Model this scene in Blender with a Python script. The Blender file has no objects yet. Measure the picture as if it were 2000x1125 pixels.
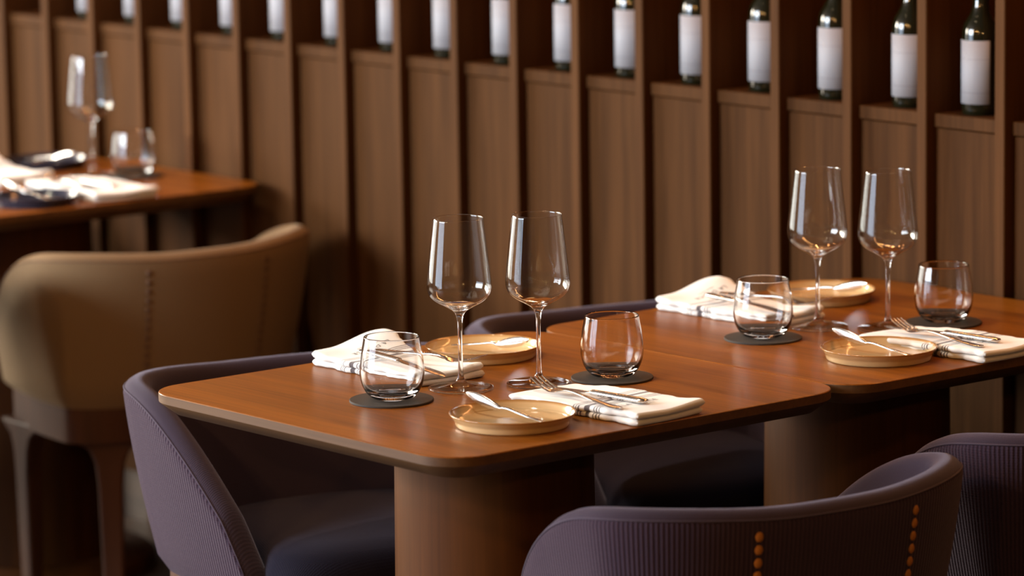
import bpy, bmesh, math, random
from mathutils import Vector, Matrix

random.seed(7)
R = math.radians
TT = 0.74                                   # height of the table tops above the floor
scene = bpy.context.scene
COL = scene.collection

# ------------------------------------------------------------------ camera
F_PX, YAW, PITCH, ROLL = 7626.97, 2.4448, 0.1602, -0.0154
CAM = Vector((4.3588, -2.9816, 0.9826 + TT))
fwd = Vector((math.cos(PITCH) * math.cos(YAW), math.cos(PITCH) * math.sin(YAW), -math.sin(PITCH)))
right = Vector((math.sin(YAW), -math.cos(YAW), 0))
up = right.cross(fwd)
cr, sr = math.cos(ROLL), math.sin(ROLL)
img_right = right * cr + up * sr            # image x axis in the world
img_up = up * cr - right * sr
m = Matrix((img_right, img_up, -fwd)).transposed().to_4x4()
m.translation = CAM
cam_d = bpy.data.cameras.new('camera')
cam = bpy.data.objects.new('camera', cam_d)
COL.objects.link(cam)
cam.matrix_world = m
cam_d.sensor_width = 36
cam_d.lens = F_PX / 2000 * 36
cam_d.clip_start = 0.1
cam_d.dof.use_dof = True
cam_d.dof.focus_distance = 5.30
cam_d.dof.aperture_fstop = 3.8
scene.camera = cam

# ------------------------------------------------------------------ world, daylight, exposure
world = bpy.data.worlds.new('world')
scene.world = world
world.use_nodes = True
bg = world.node_tree.nodes['Background']
bg.inputs[0].default_value = (0.62, 0.78, 1.0, 1)
bg.inputs[1].default_value = 0.6


def area(name, loc, aim, sx, sy, power, col, spread=180):
    l = bpy.data.lights.new(name, 'AREA')
    l.shape = 'RECTANGLE'
    l.size, l.size_y = sx, sy
    l.energy = power
    l.color = col
    l.spread = R(spread)
    o = bpy.data.objects.new(name, l)
    COL.objects.link(o)
    o.location = loc
    o.rotation_euler = (Vector(aim) - Vector(loc)).to_track_quat('-Z', 'Y').to_euler()
    return o


# daylight standing in the window openings of the street side and of the far end of the room:
# the lower part of each window looks onto the dim street, the upper part onto the bright sky
area('daylight_street_low', (-2.5, -4.32, 0.945), (-2.5, 0, 0.945), 3.3, 1.15, 38, (0.70, 0.83, 1.0))
area('daylight_street_sky', (-2.5, -4.32, 2.195), (-2.5, 0, 2.195), 3.3, 1.35, 265, (0.84, 0.92, 1.0))
area('daylight_end_low', (-6.62, -1.45, 0.945), (0, -1.45, 0.945), 4.3, 1.15, 34, (1.0, 0.95, 0.80))
area('daylight_end_sky', (-6.62, -1.45, 2.195), (0, -1.45, 2.195), 4.3, 1.35, 400, (1.0, 0.90, 0.74))

vs = scene.view_settings
scene.display_settings.display_device = 'sRGB'
vs.view_transform = 'Standard'
vs.look = 'None'
vs.exposure = 1.0
vs.gamma = 1.0
vs.use_curve_mapping = False
scene.cycles.sample_clamp_indirect = 6.0
scene.cycles.caustics_reflective = True
scene.cycles.caustics_refractive = True


# ------------------------------------------------------------------ materials
def mat(name, base=(0.5, 0.5, 0.5), rough=0.5, **kw):
    mt = bpy.data.materials.new(name)
    mt.use_nodes = True
    b = mt.node_tree.nodes['Principled BSDF']
    b.inputs['Base Color'].default_value = (*base, 1)
    b.inputs['Roughness'].default_value = rough
    for k, v in kw.items():
        b.inputs[k.replace('_', ' ')].default_value = v
    return mt


def nodes(mt):
    nt = mt.node_tree
    return nt, nt.nodes, nt.links, nt.nodes['Principled BSDF']


def wood(name, c1, c2, rough, axis, scale=1.0, bump=0.06, coat=0.0, fine=1.0, spec=0.5):
    """stretched-noise wood; axis = grain direction in object space"""
    mt = mat(name, c1, rough)
    nt, N, L, b = nodes(mt)
    tc = N.new('ShaderNodeTexCoord')
    oi = N.new('ShaderNodeObjectInfo')
    add = N.new('ShaderNodeVectorMath'); add.operation = 'ADD'
    mul = N.new('ShaderNodeVectorMath'); mul.operation = 'SCALE'
    mul.inputs[3].default_value = 9.0
    comb = N.new('ShaderNodeCombineXYZ')
    for k in range(3):
        L.new(oi.outputs['Random'], comb.inputs[k])
    L.new(comb.outputs[0], mul.inputs[0])
    L.new(tc.outputs['Object'], add.inputs[0])
    L.new(mul.outputs[0], add.inputs[1])
    mp = N.new('ShaderNodeMapping')
    s = [28.0 * scale] * 3
    s[axis] = 1.3 * scale
    mp.inputs['Scale'].default_value = s
    L.new(add.outputs[0], mp.inputs[0])
    n1 = N.new('ShaderNodeTexNoise'); n1.inputs['Scale'].default_value = 1.0
    n1.inputs['Detail'].default_value = 6; n1.inputs['Roughness'].default_value = 0.6
    n1.inputs['Distortion'].default_value = 0.4
    L.new(mp.outputs[0], n1.inputs[0])
    mp2 = N.new('ShaderNodeMapping')
    s2 = [190.0 * scale * fine] * 3
    s2[axis] = 5.0 * scale
    mp2.inputs['Scale'].default_value = s2
    L.new(add.outputs[0], mp2.inputs[0])
    n2 = N.new('ShaderNodeTexNoise'); n2.inputs['Scale'].default_value = 1.0
    n2.inputs['Detail'].default_value = 3
    L.new(mp2.outputs[0], n2.inputs[0])
    mx = N.new('ShaderNodeMix'); mx.inputs[0].default_value = 0.35
    L.new(n1.outputs[0], mx.inputs[2]); L.new(n2.outputs[0], mx.inputs[3])
    rp = N.new('ShaderNodeValToRGB')
    rp.color_ramp.elements[0].position = 0.38; rp.color_ramp.elements[0].color = (*c2, 1)
    rp.color_ramp.elements[1].position = 0.60; rp.color_ramp.elements[1].color = (*c1, 1)
    L.new(mx.outputs[0], rp.inputs[0])
    L.new(rp.outputs[0], b.inputs['Base Color'])
    bp = N.new('ShaderNodeBump'); bp.inputs['Strength'].default_value = bump
    bp.inputs['Distance'].default_value = 0.001
    L.new(n2.outputs[0], bp.inputs['Height'])
    L.new(bp.outputs[0], b.inputs['Normal'])
    b.inputs['Coat Weight'].default_value = coat
    b.inputs['Specular IOR Level'].default_value = spec
    b.inputs['Coat Roughness'].default_value = 0.25
    return mt


def fabric(name, c_out, c_deep, rib=0.0064, ribbed=True, sheen=0.5):
    """knitted rib running down the UV map (u = metres along the shell, v = metres up)"""
    mt = mat(name, c_out, 0.9)
    nt, N, L, b = nodes(mt)
    uv = N.new('ShaderNodeUVMap')
    sep = N.new('ShaderNodeSeparateXYZ')
    L.new(uv.outputs[0], sep.inputs[0])
    h = None

    def wave(src, period, power=1.0):
        a = N.new('ShaderNodeMath'); a.operation = 'MULTIPLY'; a.inputs[1].default_value = 2 * math.pi / period
        L.new(src, a.inputs[0])
        c = N.new('ShaderNodeMath'); c.operation = 'SINE'; L.new(a.outputs[0], c.inputs[0])
        d = N.new('ShaderNodeMath'); d.operation = 'MULTIPLY_ADD'; d.inputs[1].default_value = 0.5; d.inputs[2].default_value = 0.5
        L.new(c.outputs[0], d.inputs[0])
        return d.outputs[0]
    w1 = wave(sep.outputs[0], rib if ribbed else 0.0021)
    w2 = wave(sep.outputs[1], 0.0036 if ribbed else 0.0021)
    mixh = N.new('ShaderNodeMath'); mixh.operation = 'MULTIPLY_ADD'
    mixh.inputs[1].default_value = 0.28 if ribbed else 1.0
    L.new(w2, mixh.inputs[0]); L.new(w1, mixh.inputs[2])
    h = mixh.outputs[0]
    ns = N.new('ShaderNodeTexNoise'); ns.inputs['Scale'].default_value = 420
    tc = N.new('ShaderNodeTexCoord'); L.new(tc.outputs['Object'], ns.inputs[0])
    h2 = N.new('ShaderNodeMath'); h2.operation = 'MULTIPLY_ADD'; h2.inputs[1].default_value = 0.5
    L.new(ns.outputs[0], h2.inputs[0]); L.new(h, h2.inputs[2])
    bp = N.new('ShaderNodeBump'); bp.inputs['Strength'].default_value = 0.55 if ribbed else 0.35
    bp.inputs['Distance'].default_value = 0.0018 if ribbed else 0.0006
    L.new(h2.outputs[0], bp.inputs['Height']); L.new(bp.outputs[0], b.inputs['Normal'])
    mx = N.new('ShaderNodeMix'); mx.data_type = 'RGBA'
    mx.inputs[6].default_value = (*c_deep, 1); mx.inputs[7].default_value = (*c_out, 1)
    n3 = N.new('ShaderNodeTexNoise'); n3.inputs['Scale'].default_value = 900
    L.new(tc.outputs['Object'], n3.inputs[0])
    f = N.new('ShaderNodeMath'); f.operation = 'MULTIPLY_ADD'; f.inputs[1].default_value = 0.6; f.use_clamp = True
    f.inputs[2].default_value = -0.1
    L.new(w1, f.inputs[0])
    f2 = N.new('ShaderNodeMath'); f2.operation = 'ADD'; f2.use_clamp = True
    L.new(f.outputs[0], f2.inputs[0])
    f3 = N.new('ShaderNodeMath'); f3.operation = 'MULTIPLY'; f3.inputs[1].default_value = 0.8
    L.new(n3.outputs[0], f3.inputs[0]); L.new(f3.outputs[0], f2.inputs[1])
    L.new(f2.outputs[0], mx.inputs[0]); L.new(mx.outputs[2], b.inputs['Base Color'])
    b.inputs['Sheen Weight'].default_value = sheen
    b.inputs['Sheen Roughness'].default_value = 0.45
    b.inputs['Sheen Tint'].default_value = (0.70, 0.68, 0.88, 1) if c_out[2] > c_out[1] else (0.9, 0.75, 0.55, 1)
    b.inputs['Specular IOR Level'].default_value = 0.2
    return mt


M = {}
M['table'] = wood('table_wood', (0.215, 0.065, 0.0048), (0.108, 0.0295, 0.0021), 0.33, 0, 1.0, 0.05, 0.0, spec=0.2)
M['table_edge'] = wood('table_edge_wood', (0.094, 0.041, 0.0115), (0.066, 0.028, 0.0076), 0.55, 0, spec=0.3)
M['pedestal'] = wood('pedestal_wood', (0.074, 0.0235, 0.0040), (0.052, 0.0163, 0.0027), 0.6, 2, spec=0.1)
M['panel'] = wood('panel_wood', (0.069, 0.0275, 0.0083), (0.040, 0.0155, 0.0046), 0.65, 2, 1.0, 0.08, spec=0.04)
M['slat'] = wood('slat_wood', (0.080, 0.032, 0.010), (0.053, 0.0205, 0.0063), 0.65, 2, 1.0, 0.08, spec=0.04)
M['niche'] = wood('niche_wood', (0.15, 0.022, 0.0035), (0.10, 0.015, 0.0022), 0.65, 2, spec=0.05)
M['chairwood'] = wood('chair_wood', (0.065, 0.024, 0.011), (0.045, 0.017, 0.008), 0.55, 2, spec=0.2)
M['legwood'] = wood('pale_leg_wood', (0.50, 0.30, 0.14), (0.38, 0.22, 0.10), 0.45, 2)
M['floor'] = wood('floor_wood', (0.07, 0.04, 0.025), (0.04, 0.022, 0.014), 0.5, 0)
M['plaster'] = mat('plaster', (0.16, 0.11, 0.075), 0.9)
M['ceiling'] = mat('ceiling_paint', (0.14, 0.10, 0.075), 0.95)
M['frame'] = mat('window_frame_paint', (0.05, 0.045, 0.04), 0.5)
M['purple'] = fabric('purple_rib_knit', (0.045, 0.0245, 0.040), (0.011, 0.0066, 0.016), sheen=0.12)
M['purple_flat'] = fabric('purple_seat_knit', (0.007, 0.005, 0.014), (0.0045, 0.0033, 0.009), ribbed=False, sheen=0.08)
M['purple_rim'] = fabric('purple_rim_knit', (0.043, 0.028, 0.043), (0.022, 0.015, 0.027), ribbed=False, sheen=0.25)
M['brown'] = fabric('brown_weave', (0.22, 0.14, 0.072), (0.14, 0.085, 0.043), ribbed=False, sheen=0.12)
M['thread'] = mat('orange_thread', (0.34, 0.125, 0.012), 0.7)
M['thread_dark'] = mat('dark_thread', (0.10, 0.05, 0.025), 0.8)
M['thread_violet'] = mat('violet_thread', (0.05, 0.034, 0.055), 0.9)
M['glass'] = mat('clear_glass', (1, 1, 1), 0.0, IOR=1.45, Transmission_Weight=1.0)
M['thin'] = None
M['steel'] = mat('polished_steel', (0.74, 0.72, 0.71), 0.2, Metallic=1.0)
M['coaster'] = mat('grey_leather', (0.028, 0.022, 0.018), 0.62, Specular_IOR_Level=0.25)
M['bottle'] = mat('dark_bottle_glass', (0.007, 0.0075, 0.003), 0.06, Coat_Weight=0.3)
M['foil'] = mat('black_foil', (0.015, 0.012, 0.012), 0.3)
M['navy'] = mat('navy_glaze', (0.022, 0.024, 0.04), 0.16)
M['text'] = mat('printed_ink', (0.03, 0.028, 0.03), 0.8)
M['lamp_metal'] = mat('lamp_brass', (0.45, 0.28, 0.10), 0.3, Metallic=1.0)


def thin_glass():
    """thin clear wall: mostly straight transmission, mirror-like towards grazing angles"""
    mt = bpy.data.materials.new('thin_clear_glass')
    mt.use_nodes = True
    nt = mt.node_tree
    N, L = nt.nodes, nt.links
    N.remove(N['Principled BSDF'])
    out = N['Material Output']
    lw = N.new('ShaderNodeLayerWeight'); lw.inputs[0].default_value = 0.5
    pw = N.new('ShaderNodeMath'); pw.operation = 'POWER'; pw.inputs[1].default_value = 4.0
    L.new(lw.outputs['Facing'], pw.inputs[0])
    ma = N.new('ShaderNodeMath'); ma.operation = 'MULTIPLY_ADD'; ma.inputs[1].default_value = 0.92; ma.inputs[2].default_value = 0.036
    L.new(pw.outputs[0], ma.inputs[0])
    tr = N.new('ShaderNodeBsdfTransparent'); tr.inputs[0].default_value = (0.985, 0.985, 0.98, 1)
    gl = N.new('ShaderNodeBsdfGlossy'); gl.inputs['Roughness'].default_value = 0.0
    mx = N.new('ShaderNodeMixShader')
    L.new(ma.outputs[0], mx.inputs[0]); L.new(tr.outputs[0], mx.inputs[1]); L.new(gl.outputs[0], mx.inputs[2])
    L.new(mx.outputs[0], out.inputs[0])
    return mt


M['thin'] = thin_glass()


def plate_mat():
    mt = mat('beige_glaze', (0.52, 0.36, 0.20), 0.13, Coat_Weight=0.6)
    nt, N, L, b = nodes(mt)
    tc = N.new('ShaderNodeTexCoord')
    sep = N.new('ShaderNodeSeparateXYZ'); L.new(tc.outputs['Object'], sep.inputs[0])
    rp = N.new('ShaderNodeValToRGB')      # glaze breaks brown along the lip
    mr = N.new('ShaderNodeMapRange'); mr.inputs[1].default_value = 0.0; mr.inputs[2].default_value = 0.0175
    L.new(sep.outputs[2], mr.inputs[0]); L.new(mr.outputs[0], rp.inputs[0])
    e = rp.color_ramp.elements
    e[0].position = 0.0; e[0].color = (0.55, 0.385, 0.20, 1)
    e[1].position = 0.80; e[1].color = (0.54, 0.365, 0.18, 1)
    k = e.new(0.93); k.color = (0.40, 0.21, 0.07, 1)
    k = e.new(1.0); k.color = (0.30, 0.14, 0.04, 1)
    L.new(rp.outputs[0], b.inputs['Base Color'])
    return mt


M['plate'] = plate_mat()


def linen_mat():
    mt = mat('striped_linen', (0.8, 0.79, 0.76), 0.9)
    nt, N, L, b = nodes(mt)
    uv = N.new('ShaderNodeUVMap')
    sep = N.new('ShaderNodeSeparateXYZ'); L.new(uv.outputs[0], sep.inputs[0])
    rp = N.new('ShaderNodeValToRGB')
    rp.color_ramp.interpolation = 'CONSTANT'
    mr = N.new('ShaderNodeMapRange')
    mr.inputs[1].default_value = 0.060; mr.inputs[2].default_value = 0.130     # metres from the diner's end
    L.new(sep.outputs[0], mr.inputs[0]); L.new(mr.outputs[0], rp.inputs[0])
    W_, D_ = (0.70, 0.69, 0.665, 1), (0.10, 0.085, 0.09, 1)
    marks = [(0.10, 0.03), (0.17, 0.03), (0.24, 0.03), (0.40, 0.12), (0.62, 0.03), (0.69, 0.03), (0.76, 0.03)]
    e = rp.color_ramp.elements
    e[0].position = 0; e[0].color = W_
    e[1].position = 0.995; e[1].color = W_
    for p, w in marks:
        k = e.new(p); k.color = D_
        k = e.new(p + w); k.color = W_
    L.new(rp.outputs[0], b.inputs['Base Color'])
    tc = N.new('ShaderNodeTexCoord')
    ns = N.new('ShaderNodeTexNoise'); ns.inputs['Scale'].default_value = 600; L.new(tc.outputs['Object'], ns.inputs[0])
    bp = N.new('ShaderNodeBump'); bp.inputs['Strength'].default_value = 0.25; bp.inputs['Distance'].default_value = 0.0006
    L.new(ns.outputs[0], bp.inputs['Height']); L.new(bp.outputs[0], b.inputs['Normal'])
    b.inputs['Sheen Weight'].default_value = 0.2
    b.inputs['Specular IOR Level'].default_value = 0.2
    return mt


M['linen'] = linen_mat()


def label_mat():
    mt = mat('bottle_label_paper', (0.6, 0.6, 0.62), 0.75)
    nt, N, L, b = nodes(mt)
    uv = N.new('ShaderNodeUVMap')
    sep = N.new('ShaderNodeSeparateXYZ'); L.new(uv.outputs[0], sep.inputs[0])
    rp = N.new('ShaderNodeValToRGB'); rp.color_ramp.interpolation = 'CONSTANT'
    L.new(sep.outputs[1], rp.inputs[0])
    e = rp.color_ramp.elements
    A, B = (0.31, 0.31, 0.335, 1), (0.22, 0.215, 0.23, 1)
    e[0].position = 0; e[0].color = A
    e[1].position = 0.99; e[1].color = A
    for p, w in [(0.17, 0.012), (0.70, 0.010)]:
        k = e.new(p); k.color = B
        k = e.new(p + w); k.color = A
    L.new(rp.outputs[0], b.inputs['Base Color'])
    return mt


M['label'] = label_mat()


def emit(name, col, s):
    mt = bpy.data.materials.new(name)
    mt.use_nodes = True
    nt = mt.node_tree
    b = nt.nodes['Principled BSDF']
    b.inputs['Base Color'].default_value = (*col, 1)
    b.inputs['Emission Color'].default_value = (*col, 1)
    b.inputs['Emission Strength'].default_value = s
    return mt


M['bulb'] = emit('warm_bulb', (1.0, 0.52, 0.17), 290)


# ------------------------------------------------------------------ mesh helpers
def mesh_obj(name, verts, faces, material, parent=None, smooth=False, uvs=None, loc=None, auto=None):
    me = bpy.data.meshes.new(name)
    me.from_pydata(verts, [], faces)
    if uvs is not None:
        ul = me.uv_layers.new(name='UVMap')
        for lp in me.loops:
            ul.data[lp.index].uv = uvs[lp.vertex_index]
    me.update()
    if smooth:
        me.polygons.foreach_set('use_smooth', [True] * len(me.polygons))
        if auto is not None:
            me.set_sharp_from_angle(angle=R(auto))
    if material:
        me.materials.append(material)
    o = bpy.data.objects.new(name, me)
    COL.objects.link(o)
    if parent:
        o.parent = parent
    if loc:
        o.location = loc
    return o


def fix_normals(o):
    bm = bmesh.new(); bm.from_mesh(o.data)
    bmesh.ops.recalc_face_normals(bm, faces=bm.faces)
    bm.to_mesh(o.data); bm.free()
    return o


def share(o, parent=None, loc=None, rot=None, name=None):
    c = bpy.data.objects.new(name or o.name.split('.')[0], o.data)
    COL.objects.link(c)
    for k in o.keys():
        c[k] = o[k]
    c.parent = parent
    if loc is not None:
        c.location = loc
    if rot is not None:
        c.rotation_euler = rot
    return c


def empty(name, loc=(0, 0, 0), rz=0.0):
    o = bpy.data.objects.new(name, None)
    o.empty_display_size = 0.05
    COL.objects.link(o)
    o.location = loc
    o.rotation_euler = (0, 0, rz)
    return o


def tag(o, label=None, cat=None, group=None, kind=None):
    if label: o['label'] = label
    if cat: o['category'] = cat
    if group: o['group'] = group
    if kind: o['kind'] = kind
    return o


def copy_tree(o, parent=None):
    c = o.copy(); COL.objects.link(c); c.parent = parent
    for ch in list(o.children):
        copy_tree(ch, c)
    return c


def box(name, x0, x1, y0, y1, z0, z1, material, parent=None, bev=0.0):
    bm = bmesh.new()
    bmesh.ops.create_cube(bm, size=1)
    c = Vector(((x0 + x1) / 2, (y0 + y1) / 2, (z0 + z1) / 2))
    for v in bm.verts:
        v.co = Vector((v.co.x * (x1 - x0), v.co.y * (y1 - y0), v.co.z * (z1 - z0)))
    if bev:
        bmesh.ops.bevel(bm, geom=bm.edges[:], offset=bev, segments=1, affect='EDGES')
    me = bpy.data.meshes.new(name); bm.to_mesh(me); bm.free()
    me.materials.append(material)
    o = bpy.data.objects.new(name, me); COL.objects.link(o)
    o.parent = parent
    o.location = c
    return o


def lathe(name, prof, material, parent=None, seg=64, loc=None, closed=False, auto=50):
    """prof: list of (r, z); closed profiles wrap round"""
    verts, faces, rings = [], [], []
    for r_, z_ in prof:
        if r_ < 1e-6:
            rings.append([len(verts)]); verts.append((0, 0, z_))
        else:
            i0 = len(verts)
            for k in range(seg):
                a = 2 * math.pi * k / seg
                verts.append((r_ * math.cos(a), r_ * math.sin(a), z_))
            rings.append(list(range(i0, i0 + seg)))
    pairs = list(zip(rings, rings[1:]))
    if closed:
        pairs.append((rings[-1], rings[0]))
    for a, b in pairs:
        if len(a) == 1 and len(b) == 1:
            continue
        for k in range(seg):
            k2 = (k + 1) % seg
            if len(a) == 1:
                faces.append((a[0], b[k2], b[k]))
            elif len(b) == 1:
                faces.append((a[k], a[k2], b[0]))
            else:
                faces.append((a[k], a[k2], b[k2], b[k]))
    o = mesh_obj(name, verts, faces, material, parent, True, None, loc, auto)
    return fix_normals(o)


def smooth_prof(pts, n=6):
    """Catmull-Rom through (r,z) control points"""
    out = []
    P = [pts[0]] + list(pts) + [pts[-1]]
    for i in range(1, len(P) - 2):
        p0, p1, p2, p3 = P[i - 1], P[i], P[i + 1], P[i + 2]
        for k in range(n):
            t = k / n
            out.append(tuple(0.5 * ((2 * p1[d]) + (-p0[d] + p2[d]) * t + (2 * p0[d] - 5 * p1[d] + 4 * p2[d] - p3[d]) * t * t
                                    + (-p0[d] + 3 * p1[d] - 3 * p2[d] + p3[d]) * t ** 3) for d in range(len(p1))))
    out.append(tuple(pts[-1]))
    return out


def loft(name, secs, material, parent=None, nseg=12, auto=60, power=1.0):
    """secs: (x, y, z, halfwidth_y, halfthick_z, tilt) sections along x -> closed tube"""
    verts, faces = [], []
    for s in secs:
        x, y, z, w, t = s[:5]
        tilt = s[5] if len(s) > 5 else 0.0
        for k in range(nseg):
            a = 2 * math.pi * k / nseg
            ca, sa = math.cos(a), math.sin(a)
            dy = w * math.copysign(abs(ca) ** power, ca)
            dz = t * math.copysign(abs(sa) ** power, sa)
            verts.append((x - math.sin(tilt) * dz, y + dy, z + math.cos(tilt) * dz))
    n = len(secs)
    for i in range(n - 1):
        for k in range(nseg):
            k2 = (k + 1) % nseg
            faces.append((i * nseg + k, i * nseg + k2, (i + 1) * nseg + k2, (i + 1) * nseg + k))
    faces.append(tuple(range(nseg - 1, -1, -1)))
    faces.append(tuple((n - 1) * nseg + k for k in range(nseg)))
    o = mesh_obj(name, verts, faces, material, parent, True, None, None, auto)
    return fix_normals(o)


def tube(name, pts, rad, material, parent=None, seg=6):
    verts, faces = [], []
    n = len(pts)
    pts = [Vector(p) for p in pts]
    for i, p in enumerate(pts):
        d = (pts[min(i + 1, n - 1)] - pts[max(i - 1, 0)]).normalized()
        a = d.orthogonal().normalized() if i == 0 else (a - d * a.dot(d)).normalized()
        b = d.cross(a)
        for k in range(seg):
            t = 2 * math.pi * k / seg
            verts.append(tuple(p + (a * math.cos(t) + b * math.sin(t)) * rad))
    for i in range(n - 1):
        for k in range(seg):
            k2 = (k + 1) % seg
            faces.append((i * seg + k, i * seg + k2, (i + 1) * seg + k2, (i + 1) * seg + k))
    faces.append(tuple(range(seg - 1, -1, -1)))
    faces.append(tuple((n - 1) * seg + k for k in range(seg)))
    return mesh_obj(name, verts, faces, material, parent, True)


def lerp_tab(tab, x):
    if x <= tab[0][0]: return tab[0][1]
    for (a, va), (b, vb) in zip(tab, tab[1:]):
        if x <= b:
            t = (x - a) / (b - a)
            return va + (vb - va) * t
    return tab[-1][1]


def sstep(a, b, x):
    t = min(1, max(0, (x - a) / (b - a)))
    return t * t * (3 - 2 * t)


# ------------------------------------------------------------------ the room
X0, X1, Y0, YW, ZC = -6.6, 7.2, -4.3, 1.40, 3.05
floor = tag(box('floor', X0 - .2, X1 + .2, Y0 - .2, YW + .5, -0.12, 0, M['floor']), kind='structure')
ceil_ = tag(box('ceiling', X0 - .2, X1 + .2, Y0 - .2, YW + .5, ZC, ZC + 0.1, M['ceiling']), kind='structure')
tag(box('wall_right', X1, X1 + 0.2, Y0 - .2, YW + .5, 0, ZC, M['plaster']), kind='structure')


def wall_with_openings(name, along, pos, thick, a0, a1, opens, sill, head):
    """wall with full-height piers between openings; along 'x' or 'y'"""
    verts, faces = [], []

    def bx(a, b, z0, z1):
        i = len(verts)
        for (p, q_, z) in [(a, 0, z0), (b, 0, z0), (b, 1, z0), (a, 1, z0), (a, 0, z1), (b, 0, z1), (b, 1, z1), (a, 1, z1)]:
            q2 = pos + q_ * thick
            verts.append((p, q2, z) if along == 'x' else (q2, p, z))
        for f in [(0, 3, 2, 1), (4, 5, 6, 7), (0, 1, 5, 4), (1, 2, 6, 5), (2, 3, 7, 6), (3, 0, 4, 7)]:
            faces.append(tuple(i + k for k in f))
    cur = a0
    for (o0, o1) in opens:
        bx(cur, o0, 0, ZC)
        bx(o0, o1, 0, sill)
        bx(o0, o1, head, ZC)
        cur = o1
    bx(cur, a1, 0, ZC)
    o = mesh_obj(name, verts, faces, M['plaster'])
    fix_normals(o)
    return tag(o, kind='structure')


wall_with_openings('wall_front', 'x', Y0 - 0.2, 0.2, X0 - .2, X1 + .2, [(-4.15, -0.85)], 0.37, 2.87)
wall_with_openings('wall_left', 'y', X0 - 0.2, 0.2, Y0 - .2, YW + .5, [(-3.6, 0.7)], 0.37, 2.87)


def window(name, along, a0, a1, pos):
    e = tag(empty(name, ((a0 + a1) / 2, pos, 0.37) if along == 'x' else (pos, (a0 + a1) / 2, 0.37)), kind='structure')
    w = (a1 - a0) / 2
    t = 0.05

    def piece(nm, a, b, z0, z1):
        if along == 'x':
            box(nm, a, b, -0.03, 0.03, z0, z1, M['frame'], e)
        else:
            box(nm, -0.03, 0.03, a, b, z0, z1, M['frame'], e)
    piece('window_frame', -w, -w + t, 0, 2.5)
    piece('window_frame', w - t, w, 0, 2.5)
    piece('window_frame', -w + t, w - t, 0, t)
    piece('window_frame', -w + t, w - t, 2.5 - t, 2.5)


window('window_1', 'x', -4.15, -0.85, Y0 - 0.06)
window('window_2', 'y', -3.6, 0.7, X0 - 0.06)

# --- panelled wine wall: dividers stand on the floor, panels and ledges between them
PIT = 0.16507
XF0 = -2.506
LZ = 0.2694 + TT
FIN = 0.021
NICHE = 0.26
REC = 0.019
wall_back = tag(box('wall_back', X0, X1, YW + NICHE, YW + 0.5, 0, ZC, M['niche']), kind='structure')
wx, wy, wz = wall_back.location
NTOP = LZ + 0.62


def sub(o):
    o.location = o.location - Vector((wx, wy, wz))
    o.parent = wall_back
    return o


I0, I1 = -10, 27
slat0 = panel0 = ledge0 = top0 = None
for i in range(I0, I1):
    x = XF0 + i * PIT
    nxt = x + PIT - FIN
    if slat0 is None:
        slat0 = sub(box('slat', x - FIN, x, YW, YW + NICHE, 0.0, ZC, M['slat'], bev=0.0015))
        panel0 = sub(box('panel', x + 0.004, nxt - 0.0005, YW + REC, YW + REC + 0.02, 0.10, LZ - 0.023, M['panel'], bev=0.001))
        ledge0 = sub(box('ledge', x + 0.003, nxt, YW + REC - 0.004, YW + NICHE, LZ - 0.021, LZ, M['panel'], bev=0.001))
        top0 = sub(box('niche_top', x, nxt, YW + REC, YW + NICHE, NTOP, NTOP + 0.02, M['panel']))
        up0 = sub(box('panel', x + 0.004, nxt - 0.0005, YW + REC, YW + REC + 0.02, NTOP + 0.02, ZC, M['panel']))
        plinth0 = sub(box('plinth', x, nxt, YW + REC + .006, YW + REC + 0.03, 0.0, 0.10, M['floor']))
    else:
        for s in (slat0, panel0, ledge0, top0, up0, plinth0):
            share(s, wall_back, s.location + Vector(((i - I0) * PIT, 0, 0)))
tag(box('trim_1', XF0 + (I1 - 1) * PIT + PIT - FIN, X1, YW, YW + NICHE, 0, ZC, M['panel']), kind='structure')
tag(box('trim_2', X0, XF0 + I0 * PIT - FIN, YW, YW + NICHE, 0, ZC, M['panel']), kind='structure')


# warm light strip tucked under the top board of the niche
lx0, lx1 = XF0 + I0 * PIT, XF0 + I1 * PIT
area('niche_strip', ((lx0 + lx1) / 2, YW + 0.045, NTOP - 0.008), ((lx0 + lx1) / 2, YW + 0.10, LZ), lx1 - lx0, 0.015, 26, (1.0, 0.40, 0.13))


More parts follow.
